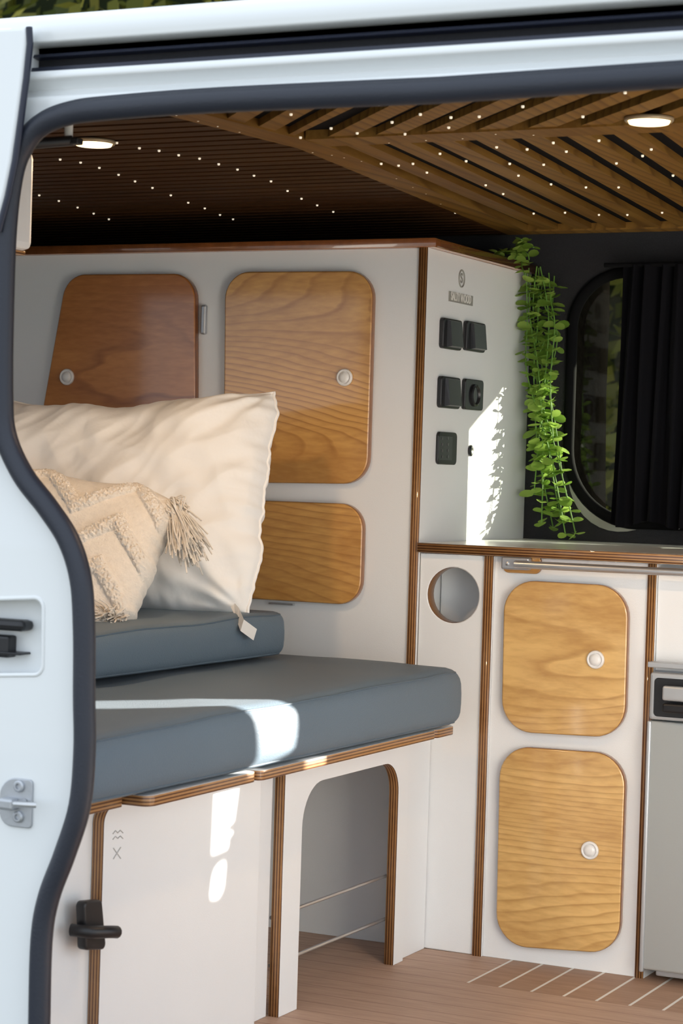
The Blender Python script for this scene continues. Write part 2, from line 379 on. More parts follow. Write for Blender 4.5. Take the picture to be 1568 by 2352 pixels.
B=[[(xb(-1.44)-0.03,-1.44),(xb(-1.44)+0.03,-1.44),(xb(-0.76)+0.03,-0.76),(xb(-0.76)-0.03,-0.76)],
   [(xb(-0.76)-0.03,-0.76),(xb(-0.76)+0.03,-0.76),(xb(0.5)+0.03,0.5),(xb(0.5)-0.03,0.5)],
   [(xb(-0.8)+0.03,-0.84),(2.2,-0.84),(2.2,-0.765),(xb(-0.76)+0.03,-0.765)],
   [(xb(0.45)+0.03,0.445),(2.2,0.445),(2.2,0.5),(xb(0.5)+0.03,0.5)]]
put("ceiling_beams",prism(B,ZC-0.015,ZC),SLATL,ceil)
R=[]
def q(x0,w_,y0,y1,sh): return [(x0,y0),(x0+w_,y0),(x0+w_+sh,y1),(x0+sh,y1)]
x=xb(-0.76)+0.055
while x<2.1:
    R.append(q(x,0.038,-0.765,0.445,-0.12)); x+=0.076
x=-0.45
while x<2.1:
    pl=q(x,0.046,-0.84,-1.44,0.55)
    if x>=0.11: R.append(pl)
    else:
        xa=xb(-1.1)+0.035
        def cut(xx): return -0.84-(xa-xx)*0.6/0.55
        ya,yb_=cut(x),cut(x+0.046)
        if ya>-1.42: R.append([(xa,ya),(xa,min(yb_,-0.84)),(x+0.596,-1.44),(x+0.55,-1.44)])
    x+=0.085
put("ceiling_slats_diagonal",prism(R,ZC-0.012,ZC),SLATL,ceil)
for (lpx,lpy) in ((215,333),(1490,282)):
    lx,ly=UZ(lpx,lpy,ZC-0.020)
    e=empty("ceiling_lamp",(lx,ly,ZC-0.016),"small round recessed warm ceiling lamp, switched on","lamp",group="recessed ceiling lamps")
    put("lamp_ring",lathe([(0.031,-0.0005),(0.034,-0.002),(0.036,0.0),(0.036,0.004),(0.031,0.004)]),BRASS,e,Matrix.Translation((lx,ly,ZC-0.017)),smooth=True)
    put("lamp_lens",lathe([(0.029,-0.004),(0.031,0.000),(0.031,0.003)]),LAMP,e,Matrix.Translation((lx,ly,ZC-0.0175)))
    ld=bpy.data.lights.new("lamp_light",'SPOT'); ld.energy=11; ld.color=(1,0.68,0.40); ld.shadow_soft_size=0.03; ld.spot_size=math.radians(172); ld.spot_blend=0.6
    lo=bpy.data.objects.new("lamp_light",ld); scene.collection.objects.link(lo); lo.location=(lx,ly,ZC-0.03)
stars=[(405,265),(455,278),(550,303),(500,290),(268,330),(320,342),(365,348),(410,358),(458,366),(502,379),(545,391),(583,405),(622,418),(660,440),(692,458),(728,473),(765,488),(138,368),(185,375),(228,387),(272,403),(310,418),(350,433),(392,450),(432,467),(470,480),(505,495),(535,505),(90,450),(135,463),(178,478),(215,492),(250,505),(668,265),(740,245),(760,297),(790,243),(870,243),(900,283),(965,265),(1035,272),(820,308),(893,328),(690,318),(718,350),(762,356),(790,362),(830,370),(875,378),(915,382),(948,378),(980,398),(910,410),(948,430),(978,445),(1012,468),(1045,490),(930,310),(978,322),(1062,318),(1030,295),(1138,308),(1100,270),(1200,247),(1225,310),(1270,330),(1140,340),(1170,378),(1210,345),(1248,380),(1300,350),(1338,270),(1375,325),(1435,215),(1010,355),(1070,372),(1115,427),(1155,447),(1190,405),(1225,492),(1265,425),(1297,490),(1345,432),(1375,495),(1415,377),(1420,432),(1440,495),(1475,360),(1520,490),(1495,345),(1545,405)]
sm=lathe([(0.0023,0.0025),(0.0023,0.0),(0.0017,-0.0008),(0.001,-0.0010)],10)
for (a,b) in stars:
    x,y=UZ(a,b,ZC-0.0145)
    put("star_light",sm,STAR,None,Matrix.Translation((x,y,ZC-0.0142)),label="tiny glowing star light set in the slatted ceiling",cat="light",group="star lights in the wooden ceiling")

# ------------------------------------------------------------------ van body
van=empty("van_body",(0.5,-1.5,-0.3),"white camper van side with open sliding door aperture","van")
sealpx=[(1000,212),(500,234),(250,252),(160,264),(95,290),(55,338),(32,400),(17,520),(10,700),(8,900),(16,1000),(55,1090),(112,1165),(160,1240),(188,1330),(196,1450),(196,1600),(197,1720),(186,1850),(152,1960),(115,2060),(98,2160),(93,2352)]
sp=[U(a,b,1,-1.505) for a,b in sealpx]
sp2=catmull([(p.x,p.z) for p in sp],6)
loop=[(1.16,1.38),(1.13,1.4085)]+[(p[0],p[1]) for p in sp2]+[(sp2[-1][0],-0.03),(1.16,-0.03)]
pocket=rpoly([UK(-90,1378,-1.5),UK(-90,1552,-1.5),UK(98,1550,-1.5),UK(100,1372,-1.5)],0.014)
panel("side_panel",rect(-0.6,2.3,-0.45,1.425),'K',-1.5,0.008,PAINT,PAINT,van,holes=[loop,pocket],bev=0.002,smooth=False)
tube("door_seal",[[(x,-1.508,z) for x,z in loop]],0.0150,RUBBER,van,closed=True)
tube("seal_lip",[[(x,-1.500,z) for x,z in offset_loop(loop,-0.014)]],0.006,RUBBER,van,closed=True)
px_=[p[0] for p in pocket]; pz_=[p[1] for p in pocket]
panel("latch_pocket",rect(min(px_)-0.004,max(px_)+0.004,min(pz_)-0.004,max(pz_)+0.004),'K',-1.472,0.006,PAINT,PAINT,van)
panel("pocket_wall",rect(min(px_)-0.006,max(px_)+0.006,min(pz_)-0.006,max(pz_)+0.006),'K',-1.493,0.024,PAINT,PAINT,van,holes=[pocket])
tube("pocket_rim",[[(x,-1.4985,z) for x,z in pocket]],0.0035,PAINT,van,closed=True)
def kbox(name,px0,py0,px1,py1,y,th,mat,parent,r=0.004):
    x0,z1=UK(px0,py0,y); x1,z0=UK(px1,py1,y)
    return box(name,x0,x1,y,y+th,z0,z1,mat,parent,r=min(r,th*0.45))
kbox("latch",-60,1418,52,1452,-1.50,0.03,BLACKP,van,0.008)
kbox("latch",-60,1455,18,1512,-1.492,0.022,BLACKP,van)
kbox("latch",-60,1492,46,1506,-1.497,0.027,BLACKP,van)
a=UK(4,1783,-1.5); b_=UK(75,1903,-1.5)
pl=rpoly([(a[0],b_[1]),(b_[0],b_[1]),(b_[0],a[1]),(a[0],a[1])],[0.02,0.006,0.006,0.03],6)
panel("striker_plate",pl,'K',-1.504,0.004,ZINC,ZINC,van)
for q_ in ((44,1806),(42,1876)):
    x,z=UK(*q_,-1.505)
    put("bolt",lathe([(0.008,0),(0.008,0.003),(0.006,0.0045),(0.004,0.0045),(0.0035,0.0015),(0.001,0.0015)],24),ZINC,van,frame('K',(x,-1.504,z)))
x,z=UK(40,1848,-1.53); x2,z2=UK(83,1850,-1.53)
tube("striker_pin",[[(x-0.006,-1.505,z),(x-0.006,-1.528,z),(x-0.003,-1.53,z),(x2-0.004,-1.53,z2),(x2-0.002,-1.528,z2)]],0.004,STEEL,van)
x,z=UK(25,1845,-1.505)
box("striker_block",x-0.012,x+0.012,-1.52,-1.503,z-0.008,z+0.008,ZINC,van,r=0.004)
def sweep(name,prof,x0,x1,mat,parent,nx=1,smooth=True):
    vs=[];fs=[];n=len(prof)
    for i in range(nx+1):
        x=x0+(x1-x0)*i/nx
        for (y,z) in prof: vs.append((x,y,z))
    for i in range(nx):
        for k in range(n-1): fs.append((i*n+k,(i+1)*n+k,(i+1)*n+k+1,i*n+k+1))
    return put(name,mesh_from(vs,fs),mat,parent,smooth=smooth)
sweep("roof_panel",[(p.x,p.y) for p in catmull([(0.60,1.50),(0.58,1.58),(0.2,1.61),(-0.9,1.60),(-1.3,1.575),(-1.44,1.548),(-1.49,1.535),(-1.503,1.520),(-1.503,1.503),(-1.498,1.497),(-1.47,1.4965)],5)],-1.6,2.3,PAINT,van)
sweep("slide_rail",[(-1.47,1.4965),(-1.468,1.49),(-1.482,1.486),(-1.484,1.482),(-1.468,1.480),(-1.466,1.470),(-1.486,1.468),(-1.488,1.462),(-1.47,1.460)],0.02,2.3,DARKCH,van,smooth=False)
sweep("header_panel",[(p.x,p.y) for p in catmull([(-1.47,1.460),(-1.497,1.4605),(-1.503,1.456),(-1.503,1.449),(-1.496,1.445),(-1.484,1.437),(-1.490,1.430),(-1.500,1.424),(-1.50,1.41)],5)],-0.6,2.3,PAINT,van)
box("rail_end",-0.6,0.022,-1.5,-1.45,1.455,1.50,PAINT,van,r=0.006,smooth=True)
box("roof_lining",-1.6,2.3,-1.47,-1.44,1.42,1.50,CARPET,van,r=0.001)
sdpts=[U(a,b,1,-1.53) for a,b in [(58,62),(60,100),(52,180),(40,270),(26,370),(10,450),(-12,530)]]
P=[(p.x,p.z) for p in sdpts]
P=[(-0.9,1.535)]+P+[(P[-1][0]-0.02,P[-1][1]-0.3),(-0.9,P[-1][1]-0.3)]
sdoor=panel("sliding_door",P,'K',-1.53,0.02,PAINT,PAINT,None,bev=0.005,label="white sliding van door pushed open beside the aperture",cat="door")
tube("door_edge_seal",[[(x+0.004,-1.527,z) for x,z in P[1:8]]],0.0045,DARKCH,sdoor)
arm=empty("door_support_arm",(0.05,-1.45,1.36),"black door support arm with pale bracket under the roof","arm")
p1=U(0,320,1,-1.45);p2=U(80,330,1,-1.42);p3=U(165,323,1,-1.38);p4=U(30,305,1,-1.45)
tube("arm",[[tuple(p1),tuple(p2),tuple(p3)]],0.0075,BLACKP,arm)
tube("arm",[[tuple(p4),tuple(p2)]],0.006,BLACKP,arm)
p5=U(158,285,1,-1.38)
tube("bracket",[[tuple(p5),(p5.x,p5.y,p3.z)]],0.006,KNOB,arm)
box("bracket_clip",p3.x-0.008,p3.x+0.014,p3.y-0.008,p3.y+0.008,p3.z-0.006,p3.z+0.003,BLACKP,arm)
x1,z0=UK(77,583,-1.10); _,z1=UK(77,350,-1.10)
oc=empty("overhead_locker",(x1,-1.2,z0),"white overhead locker with wood lower edge beside door pillar","cabinet")
box("locker_body",x1-0.35,x1,-1.28,-1.10,z0+0.004,z1,WHITE,oc,r=0.012,smooth=False)
box("locker_edge",x1-0.35,x1-0.012,-1.276,-1.104,z0-0.003,z0+0.004,PLY,oc)

# ------------------------------------------------------------------ tall storage cabinet
def knob(parent,x,y,z,plane='K',r=0.0175):
    return put("knob",lathe([(r,0),(r,0.003),(r*0.93,0.006),(r*0.78,0.0068),(r*0.72,0.004),(r*0.66,0.004),(r*0.62,0.007),(r*0.3,0.0085),(r*0.02,0.0087)],36),KNOB,parent,frame(plane,(x,y,z)),smooth=True)
WXF=-0.047
cab=empty("storage_cabinet",(-0.6,0,0.0),"tall white storage cabinet with pine doors and plywood edges","cabinet")
panel("front_panel",rect(-1.5,-0.067,0.0,1.384),'K',0.0,0.018,WHITE,PLY,cab)
panel("side_panel",rect(-0.006,FY-0.002,0.0,1.384),'X',WXF,0.020,WHITE,PLY,cab)
tb=[(-1.5,-0.014),(-0.03,-0.014),(-0.03,0.0),(-0.03,FY-0.004),(-0.09,FY-0.004),(-0.09,0.04),(-1.5,0.04)]
panel("top_board",tb,'Z',1.402,0.018,PINED,PLYB,cab)
DT=0.018; DL=-0.0185
dl=rpoly([UK(98,1000),UK(163,632),UK(458,630),UK(458,1000)],[0.03,0.055,0.055,0.03])
d1=panel("cabinet_door",dl,'K',DL,DT,PINED,PLYB,cab,bev=0.003,label="dark amber pine door with slanted side")
x,z=UK(155,866,DL); knob(d1,x,DL,z)
dr=rpoly([UK(522,1108),UK(526,626),UK(866,624),UK(852,1112)],0.055)
d2=panel("cabinet_door",dr,'K',DL,DT,PINE,EDGE,cab,bev=0.003)
x,z=UK(792,867,DL); knob(d2,x,DL,z)
x0,z1=UK(517,1146); x1,z0=UK(836,1390)
d3=panel("cabinet_door",rpoly(rect(x0,x1,z0,z1),0.05),'K',DL,DT,PINE,EDGE,cab,bev=0.003)
kbox("hinge",460,700,470,768,-0.012,0.012,ZINC,cab)
kbox("hinge",616,1384,672,1391,-0.012,0.012,ZINC,cab)
def plate(name,px0,py0,px1,py1,mat,parent,th=0.007,r=0.008,lvl=WXF,inset=0):
    y0,z1=UX(px0,py0,lvl); y1,z0=UX(px1,py1,lvl)
    return panel(name,rpoly(rect(y0+inset,y1-inset,z0+inset,z1-inset),r),'X',lvl+th,th,mat,mat,parent,bev=0.002)
SW=simple("switch_rocker",(0.02,0.02,0.022),0.3)
for (a,b,c,d) in ((1009,729,1050,806),(1063,736,1104,811),(1004,863,1046,940)):
    s=plate("light_switch",a,b,c,d,BLACKP,cab,0.010)
    y0,z1=UX(a+8,b+4,WXF); y1,z0=UX(c-6,d-4,WXF)
    vs=[(0.0,y0,z0),(0,y1,z0),(0,y1,z1),(0,y0,z1),(0.013,y0+.003,z0+.003),(0.013,y1-.003,z0+.003),(0.008,y1-.003,z1-.003),(0.008,y0+.003,z1-.003)]
    vs=[(v[0]+WXF+0.008,v[1],v[2]) for v in vs]
    put("rocker",mesh_from(vs,[(0,3,2,1),(4,5,6,7),(0,1,5,4),(1,2,6,5),(2,3,7,6),(3,0,4,7)]),SW,s)
s=plate("power_socket",1060,869,1100,944,BLACKP,cab,0.009)
y,z=UX(1080,908,WXF)
put("socket_cap",lathe([(0.023,0),(0.023,0.004),(0.019,0.006),(0.016,0.002),(0.006,0.002),(0.001,0.002)]),SW,s,frame('X',(WXF+0.009,y,z)))
s=plate("control_panel",1001,991,1042,1068,BLACKP,cab,0.006,r=0.01)
y0,z1=UX(1007,1000,WXF+0.006); y1,z0=UX(1036,1058,WXF+0.006)
panel("panel_insert",rpoly(rect(y0,y1,z0,z1),0.004),'X',WXF+0.0075,0.002,SW,SW,s)
for i in range(4):
    for j in range(2):
        y,z=UX(1015+j*13,1007+i*14,WXF+0.0075)
        put("button",lathe([(0.0032,0),(0.0032,0.0008),(0.0015,0.001)],14),DOTM,s,frame('X',(WXF+0.0075,y,z)))
y,z=UX(1079,1035,WXF)
put("push_button",lathe([(0.012,0),(0.012,0.003),(0.009,0.005),(0.006,0.005),(0.001,0.004)],24),BLACKP,cab,frame('X',(WXF,y,z)))
def text_mesh(s,size,ext=0.0004,bold=0.02):
    fc=bpy.data.curves.new("t",'FONT'); fc.body=s; fc.size=size; fc.extrude=ext; fc.align_x='CENTER'; fc.align_y='CENTER'; fc.offset=size*bold
    ob=bpy.data.objects.new("t",fc); scene.collection.objects.link(ob); me=bpy.data.meshes.new_from_object(ob)
    bpy.data.objects.remove(ob); bpy.data.curves.remove(fc); return me
y0,z1=UX(1030,668,WXF); y1,z0=UX(1084,703,WXF)
pp=box("name_plate",WXF-0.001,WXF+0.0015,y0,y1,z0,z1,PLATE,cab,r=0.0003)
y,z=UX(1057,685,WXF)
tm=text_mesh("SALTY WOOD",0.024)
xs=[v.co.x for v in tm.vertices]; wtx=max(xs)-min(xs)
y0,_=UX(1034,685,WXF); y1,_=UX(1080,685,WXF); k=(y1-y0)/wtx
put("lettering",tm,PLTXT,pp,frame('X',(WXF+0.0018,y,z))@Matrix.Diagonal((k,1.0,1,1)))
y,z=UX(1059,640,WXF)
em=[[(WXF+0.001,y+0.014*math.cos(t*math.pi/16),z+0.017*math.sin(t*math.pi/16)) for t in range(32)],]
tube("emblem",em,0.0016,PLATE,cab,closed=True)
put("emblem",text_mesh("S",0.028),PLATE,cab,frame('X',(WXF+0.0008,y,z)))

# ------------------------------------------------------------------ kitchen unit
KE=0.74
kc=empty("kitchen_cabinet",(0.2,0,0),"white kitchen base cabinet with two pine doors","cabinet")
hx,hz=UK(1040,1367)
panel("hole_panel",rect(-0.046,0.093,0.0,0.782),'K',0.0,0.032,WHITE,PLY,kc,holes=[circ(hx,hz,0.054)],bev=0.003)
panel("divider",rect(-0.006,0.45,0.0,0.782),'X',0.113,0.020,WHITE,PLY,kc)
panel("divider",rect(-0.006,0.45,0.0,0.782),'X',0.443,0.018,WHITE,PLY,kc)
panel("front_panel",rect(0.113,0.425,0.0,0.782),'K',0.0,0.018,WHITE,WHITE,kc)
panel("drawer",rect(0.444,KE,0.582,0.772),'K',0.0,0.018,WHITE,WHITE,kc)
box("interior_panel",-0.045,0.09,0.105,0.11,0.0,0.78,WHITE,kc)
def kdoor(tl,tr,br,bl,kn):
    d=panel("cabinet_door",rpoly([UK(*bl),UK(*tl),UK(*tr),UK(*br)],0.062),'K',DL,DT,PINEK,EDGE,kc,bev=0.003)
    x,z=UK(*kn,DL); knob(d,x,DL,z)
kdoor((1165,1330),(1450,1346),(1441,1694),(1158,1678),(1368,1515))
kdoor((1155,1710),(1444,1730),(1428,2188),(1145,2168),(1355,1953))
for (a,b,c,d) in ((1155,1555,1161,1605),(1146,2030,1152,2080)):
    kbox("hinge",a,b,c,d,-0.01,0.01,ZINC,kc)
x0,z0=UK(1160,1300,-0.035); x1,z1=UK(1568,1310,-0.035)
rail=empty("towel_rail",(x0,-0.02,z0),"steel towel rail on small wooden plate","rail")
zz_=(z0+z1)/2
tube("rail_bar",[[(x0+0.02,-0.035,zz_),(KE-0.02,-0.035,zz_)]],0.0075,STEEL,rail)
panel("rail_plate",rpoly(rect(x0-0.016,x0+0.062,zz_-0.018,zz_+0.018),0.012),'K',-0.008,0.008,PINE,PLY,rail)
panel("rail_bracket",rpoly(rect(x0-0.012,x0+0.045,zz_-0.011,zz_+0.013),0.004),'K',-0.028,0.020,ZINC,ZINC,rail,bev=0.003)
put("bolt",lathe([(0.004,0),(0.004,0.002),(0.001,0.003)],16),STEEL,rail,frame('K',(x0+0.002,-0.028,zz_)))
tube("rail_bar",[[(x0+0.03,-0.022,zz_),(x0+0.05,-0.035,zz_)]],0.008,ZINC,rail)
wt=[(WXF+0.001,-0.016),(KE,-0.016),(KE,FY-0.004),(WXF+0.001,FY-0.004)]
panel("worktop",wt,'Z',0.802,0.019,COUNTER,PLY,None,label="pale glossy worktop with exposed plywood edge on the kitchen cabinet",cat="worktop")
fr=empty("fridge",(0.6,0.2,0.0),"small silver grey compressor fridge built under worktop","fridge")
fx0=UK(1489,1700,-0.03)[0]
zt=0.57; FE=KE-0.005
box("fridge_body",fx0+0.022,FE,-0.012,0.44,0.01,zt-0.01,FRIDGEF,fr,r=0.004)
box("fridge_top_trim",fx0-0.006,FE,-0.034,-0.008,UK(1500,1533,-0.03)[1],UK(1500,1520,-0.03)[1],FRIDGEF,fr,r=0.002)
z_h0=UK(1500,1655,-0.03)[1]; z_h1=UK(1500,1543,-0.03)[1]
box("fridge_door",fx0+0.004,FE,-0.038,-0.012,0.025,z_h0,FRIDGE,fr,r=0.004)
box("fridge_header",fx0,FE,-0.036,-0.012,z_h0+0.002,z_h1,FRIDGEF,fr,r=0.006)
a=UK(1503,1556,-0.036); b=UK(1503,1645,-0.036)
panel("handle_panel",rpoly(rect(a[0],FE-0.02,b[1],a[1]),0.008),'K',-0.0375,0.002,BLACKP,BLACKP,fr)
box("handle",a[0]+0.022,FE-0.04,-0.060,-0.048,a[1]-0.040,a[1]-0.012,FRIDGEF,fr,r=0.005,smooth=True)
box("handle_arm",a[0]+0.030,a[0]+0.040,-0.056,-0.036,a[1]-0.036,a[1]-0.016,FRIDGEF,fr,r=0.004,smooth=True)
box("handle_grip",a[0]+0.024,FE-0.04,-0.064,-0.046,a[1]-0.062,a[1]-0.044,BLACKP,fr,r=0.005,smooth=True)
box("door_edge_strip",fx0-0.001,fx0+0.007,-0.041,-0.012,0.02,z_h0,FRIDGEF,fr,r=0.003,smooth=True)

# ------------------------------------------------------------------ bench
bench=empty("bench_seat",(-0.4,-0.7,0.0),"white plywood bench base with arched opening and drawer","bench")
ar=rpoly([(-0.570,-0.01),(-0.570,0.391),(-0.170,0.391),(-0.170,-0.01)],[0,0.075,0.06,0],10)
out=[(-0.639,0.0),(-0.570,0.0)]+ar[1:-1]+[(-0.170,0.0),(-0.126,0.0),(-0.126,0.443),(-0.639,0.443)]
panel("arch_panel",out,'X',0.0,0.020,WHITE,PLY,bench)
panel("corner_panel",rect(-0.124,-0.002,0.0,0.443),'X',-0.010,0.018,WHITE,WHITE,bench)
y0,_=UX(240,1870,0.0); y1,_=UX(600,1815,0.0)
df=panel("drawer",rpoly(rect(y0,y1,0.005,0.432),[0.0,0.0,0.02,0.024]),'X',0.0,0.020,WHITE,PLY,bench)
panel("drawer_frame",rect(y1-0.02,-0.645,0.0,0.443),'X',-0.021,0.02,WHITE,PLY,bench)
panel("end_panel",rect(-1.44,y0+0.03,0.0,0.443),'X',-0.021,0.018,WHITE,PLY,bench)
def rb(x0,x1,y0,y1,r): return rpoly([(x0,y0),(x1,y0),(x1,y1),(x0,y1)],[0.001,r,r,0.001],8)
panel("seat_board",rb(-1.2,0.100,-1.255,-0.925,0.018),'Z',0.464,0.016,WHITE,PLY,bench)
panel("seat_board",rb(-1.2,0.103,-0.922,-0.235,0.012),'Z',0.464,0.016,WHITE,PLY,bench)
panel("seat_board",rb(-1.2,0.100,-0.232,-0.135,0.02),'Z',0.463,0.016,WHITE,PLY,bench)
panel("seat_board",rb(-1.2,0.060,-1.45,-1.257,0.01),'Z',0.462,0.016,WHITE,PLY,bench)
panel("seat_board",rect(-1.2,-0.002,-0.133,-0.002),'Z',0.463,0.018,WHITE,PLY,bench)
box("inner_panel",-0.62,-0.60,-1.4,-0.002,0.0,0.44,WHITE,bench)
box("inner_panel",-0.60,-0.022,-0.66,-0.642,0.0,0.44,WHITE,bench)
for zr in (0.165,0.082):
    tube("retaining_rod",[[(-0.03,-0.62,zr),(-0.03,-0.14,zr)]],0.0032,STEEL,bench)
la=panel("catch",rpoly([UX(172,2068,0.0),UX(214,2064,0.0),UX(224,2178,0.0),UX(176,2180,0.0)][::-1],0.008),'X',0.016,0.016,BLACKP,BLACKP,bench,bev=0.003)
a=U(205,2142,0,0.03); b=U(262,2140,0,0.03)
tube("catch_lever",[[(0.0,a.y,a.z),(0.03,a.y+0.004,a.z),(0.034,b.y-0.01,b.z+0.002),(0.034,b.y,b.z)]],0.0095,BLACKP,bench)
def mk(px,py): p=U(px,py,0,0.0012); return (0.0008,p.y,p.z)
marks=[[mk(260,1915),mk(266,1908),mk(271,1913),mk(277,1907),mk(283,1913)],
       [mk(260,1928),mk(266,1921),mk(271,1926),mk(277,1920),mk(283,1926)],
       [mk(261,1948),mk(278,1972)],[mk(278,1946),mk(261,1973)]]
tube("mark",marks,0.0007,GREYM,df)

# ------------------------------------------------------------------ cushions
def cushion(name,x0,x1,y0,y1,z0,z1,r,bulge,label,seed=0,taper=0.0):
    hx_,hy_,hz_=(x1-x0)/2,(y1-y0)/2,(z1-z0)/2
    vs,fs=rbox_mesh(hx_,hy_,hz_,r,4,(18,30,3))
    def warp(v):
        u=v.x/hx_; t=v.y/hy_
        k=max(0,(1-u*u))**0.5*max(0,(1-t*t))**0.5
        n=noise.noise(Vector((v.x*6+seed,v.y*6,v.z*4)))*0.0035+noise.noise(Vector((v.x*18,v.y*18+seed,v.z*9)))*0.0012
        w_=v.copy()
        if v.z>0: w_.z+=bulge*k+n+0.006*t*(v.z/hz_)
        w_.x+= (1 if v.x>0 else -1)*(abs(u)>0.9)*0.006*(1-min(1,(v.z/hz_)**2))+n*0.6*(abs(u)>0.9)
        if u>0: w_.x-=taper*(1-t)*0.5*u
        return w_
    root=put(name,mesh_from([warp(v) for v in vs],fs),BLUE,None,Matrix.Translation(((x0+x1)/2,(y0+y1)/2,(z0+z1)/2)),smooth=True,label=label,cat="cushion",group="blue seat cushions")
    for s_ in (1,-1):
        pl=rpoly(rect(-hx_+r*0.28,hx_-r*0.28,-hy_+r*0.28,hy_-r*0.28),r*0.9,6)
        rs=[]
        for i in range(len(pl)):
            a=Vector(pl[i]); b=Vector(pl[(i+1)%len(pl)]); m=max(1,int((b-a).length/0.04))
            for k in range(m): rs.append(a.lerp(b,k/m))
        tube("piping",[[tuple(warp(Vector((p.x,p.y,s_*(hz_-r*0.30))))) for p in rs]],0.0019,BLUEP,root,closed=True,M=Matrix.Translation(((x0+x1)/2,(y0+y1)/2,(z0+z1)/2)))
    return root
cushion("seat_cushion",-0.95,0.118,-1.42,-0.150,0.466,0.570,0.026,0.006,"long blue grey upholstered seat cushion on the bench",5,taper=0.020)
cushion("back_cushion",-0.95,-0.205,-1.42,-0.262,0.584,0.664,0.018,0.001,"thinner blue grey cushion stacked on the seat cushion",9)

# ------------------------------------------------------------------ pillows
def pillow(name,W,H,T,mat,M,label,cat,wr=0.01,ridges=None,nu=90,nv=64,seed=0,pinch=0.07,sag=0.0,gather=0.0,soft=0.62):
    vs=[];fs=[];idx={}
    def pos(i,j,s):
        u=-1+2*i/nu; v=-1+2*j/nv
        e=((1-u**4)*(1-v**4)); th=T*max(0,e)**soft
        x=u*W/2*(1-pinch*(1-v*v)*abs(u)**2); y=v*H/2*(1-pinch*(1-u*u)*abs(v)**2)
        cc=max(0,abs(u)+abs(v)-1.70)*0.22; x-=cc*(1 if u>0 else -1)*W*0.3; y-=cc*(1 if v>0 else -1)*H*0.3
        if v>0: y-=sag*(1-abs(u)**1.5)*v
        p=Vector((x*7+seed,y*7,s*3.1))
        fold=noise.noise(p)*wr*1.6+noise.noise(p*2.7)*wr*0.7
        dc=math.hypot(abs(u)-1,abs(v)-1)
        rad=math.atan2(v-(1 if v>0 else -1),u-(1 if u>0 else -1))
        fold+=math.sin(rad*14+seed)*wr*0.6*math.exp(-dc*2.2)*min(1,dc*4)
        a=x*0.8+y*0.6; b=-x*0.6+y*0.8
        fold+=(0.35-abs(noise.noise(Vector((a*4,b*13+seed,2.0)))))*wr*1.1
        fold+=(0.3-abs(noise.noise(Vector((a*16+5,b*8+seed,5.0)))))*wr*0.7
        fold+=(0.3-abs(noise.noise(Vector((a*9+2,b*30+seed,9.0)))))*wr*0.4
        du,dv=1-abs(u),1-abs(v)
        fold+=gather*(math.sin(y*170+4*noise.noise(Vector((y*9,seed,0))))*math.exp(-du*13)+math.sin(x*170+4*noise.noise(Vector((x*9,seed,0))))*math.exp(-dv*13))
        th2=th+fold*min(1,e*6)
        if ridges and s>0: th2+=ridges(u,v)*min(1,e*5)
        x+=noise.noise(Vector((y*14,seed,1)))*0.012*abs(u)**6+noise.noise(Vector((y*60,seed,1)))*0.005*abs(u)**10
        y+=noise.noise(Vector((x*11,seed,7)))*0.014*abs(v)**6
        return Vector((x,y,s*th2*0.5))
    for s in (1,-1):
        for i in range(nu+1):
            for j in range(nv+1):
                edge=i in(0,nu) or j in (0,nv)
                key=(i,j,0 if edge else s)
                if key not in idx: idx[key]=len(vs); vs.append(pos(i,j,s if not edge else 0))
        for i in range(nu):
            for j in range(nv):
                f=[]
                for (a,b) in ((i,j),(i+1,j),(i+1,j+1),(i,j+1)):
                    e_=a in(0,nu) or b in(0,nv); f.append(idx[(a,b,0 if e_ else s)])
                if s<0: f.reverse()
                fs.append(f)
    o=put(name,mesh_from(vs,fs),mat,None,M,smooth=True,label=label,cat=cat)
    ed=[idx[(i,0,0)] for i in range(nu)]+[idx[(nu,j,0)] for j in range(nv)]+[idx[(i,nv,0)] for i in range(nu,0,-1)]+[idx[(0,j,0)] for j in range(nv,0,-1)]
    return o,[vs[k] for k in ed]
def pose(cx,cy,cz,lean,yaw_,roll_):
    B_=Matrix(((1,0,0),(0,0,-1),(0,1,0))).to_4x4()
    return Matrix.Translation((cx,cy,cz))@Matrix.Rotation(yaw_,4,'Z')@Matrix.Rotation(lean,4,'X')@B_@Matrix.Rotation(roll_,4,'Z')
M1=pose(-0.582,-0.348,0.864,math.radians(-19),math.radians(5),math.radians(2.6))
pl1,edge=pillow("pillow",0.72,0.458,0.20,COTTON,M1,"large white cotton pillow leaning on the pine cabinet doors","pillow",0.024,seed=3,nu=190,nv=130,sag=0.030,pinch=0.025,gather=0.006)
tube("pillow_hem",[[tuple(v) for v in edge]],0.003,COTTON,pl1,closed=True,M=M1)
# care label sewn to the lower right corner, drooping over the cushion edge
C0=M1@Vector((0.318,-0.208,0.012))
T1=U(556,1436,0,-0.186); T2=U(586,1458,0,-0.180)
vs=[];fs=[]
for p,w_ in ((C0,0.004),(C0.lerp(T1,0.5)+Vector((0,0,0.004)),0.008),(T1,0.010),(T2,0.010)):
    vs+=[p+Vector((0,0.006,w_)),p-Vector((0,0.006,w_))]
for i in range(3): fs.append((2*i,2*i+1,2*i+3,2*i+2))
tagm=put("label_tag",mesh_from(vs,fs),KNOB,pl1)
def ridge(u,v):
    # tufted zigzag bands
    zig=abs(((u*1.3+10.15)%1.0)-0.5)*2
    best=0
    for c in (-0.62,0.02,0.66):
        d=abs(v-(c+0.55*(zig-0.5)))
        if d<0.13: best=max(best,0.020*(1-(d/0.13)**2)**0.5)
    if best: best+=noise.noise(Vector((u*22,v*15,0)))*0.005+noise.noise(Vector((u*60,v*40,3)))*0.010+noise.noise(Vector((u*120,v*80,6)))*0.008
    return best
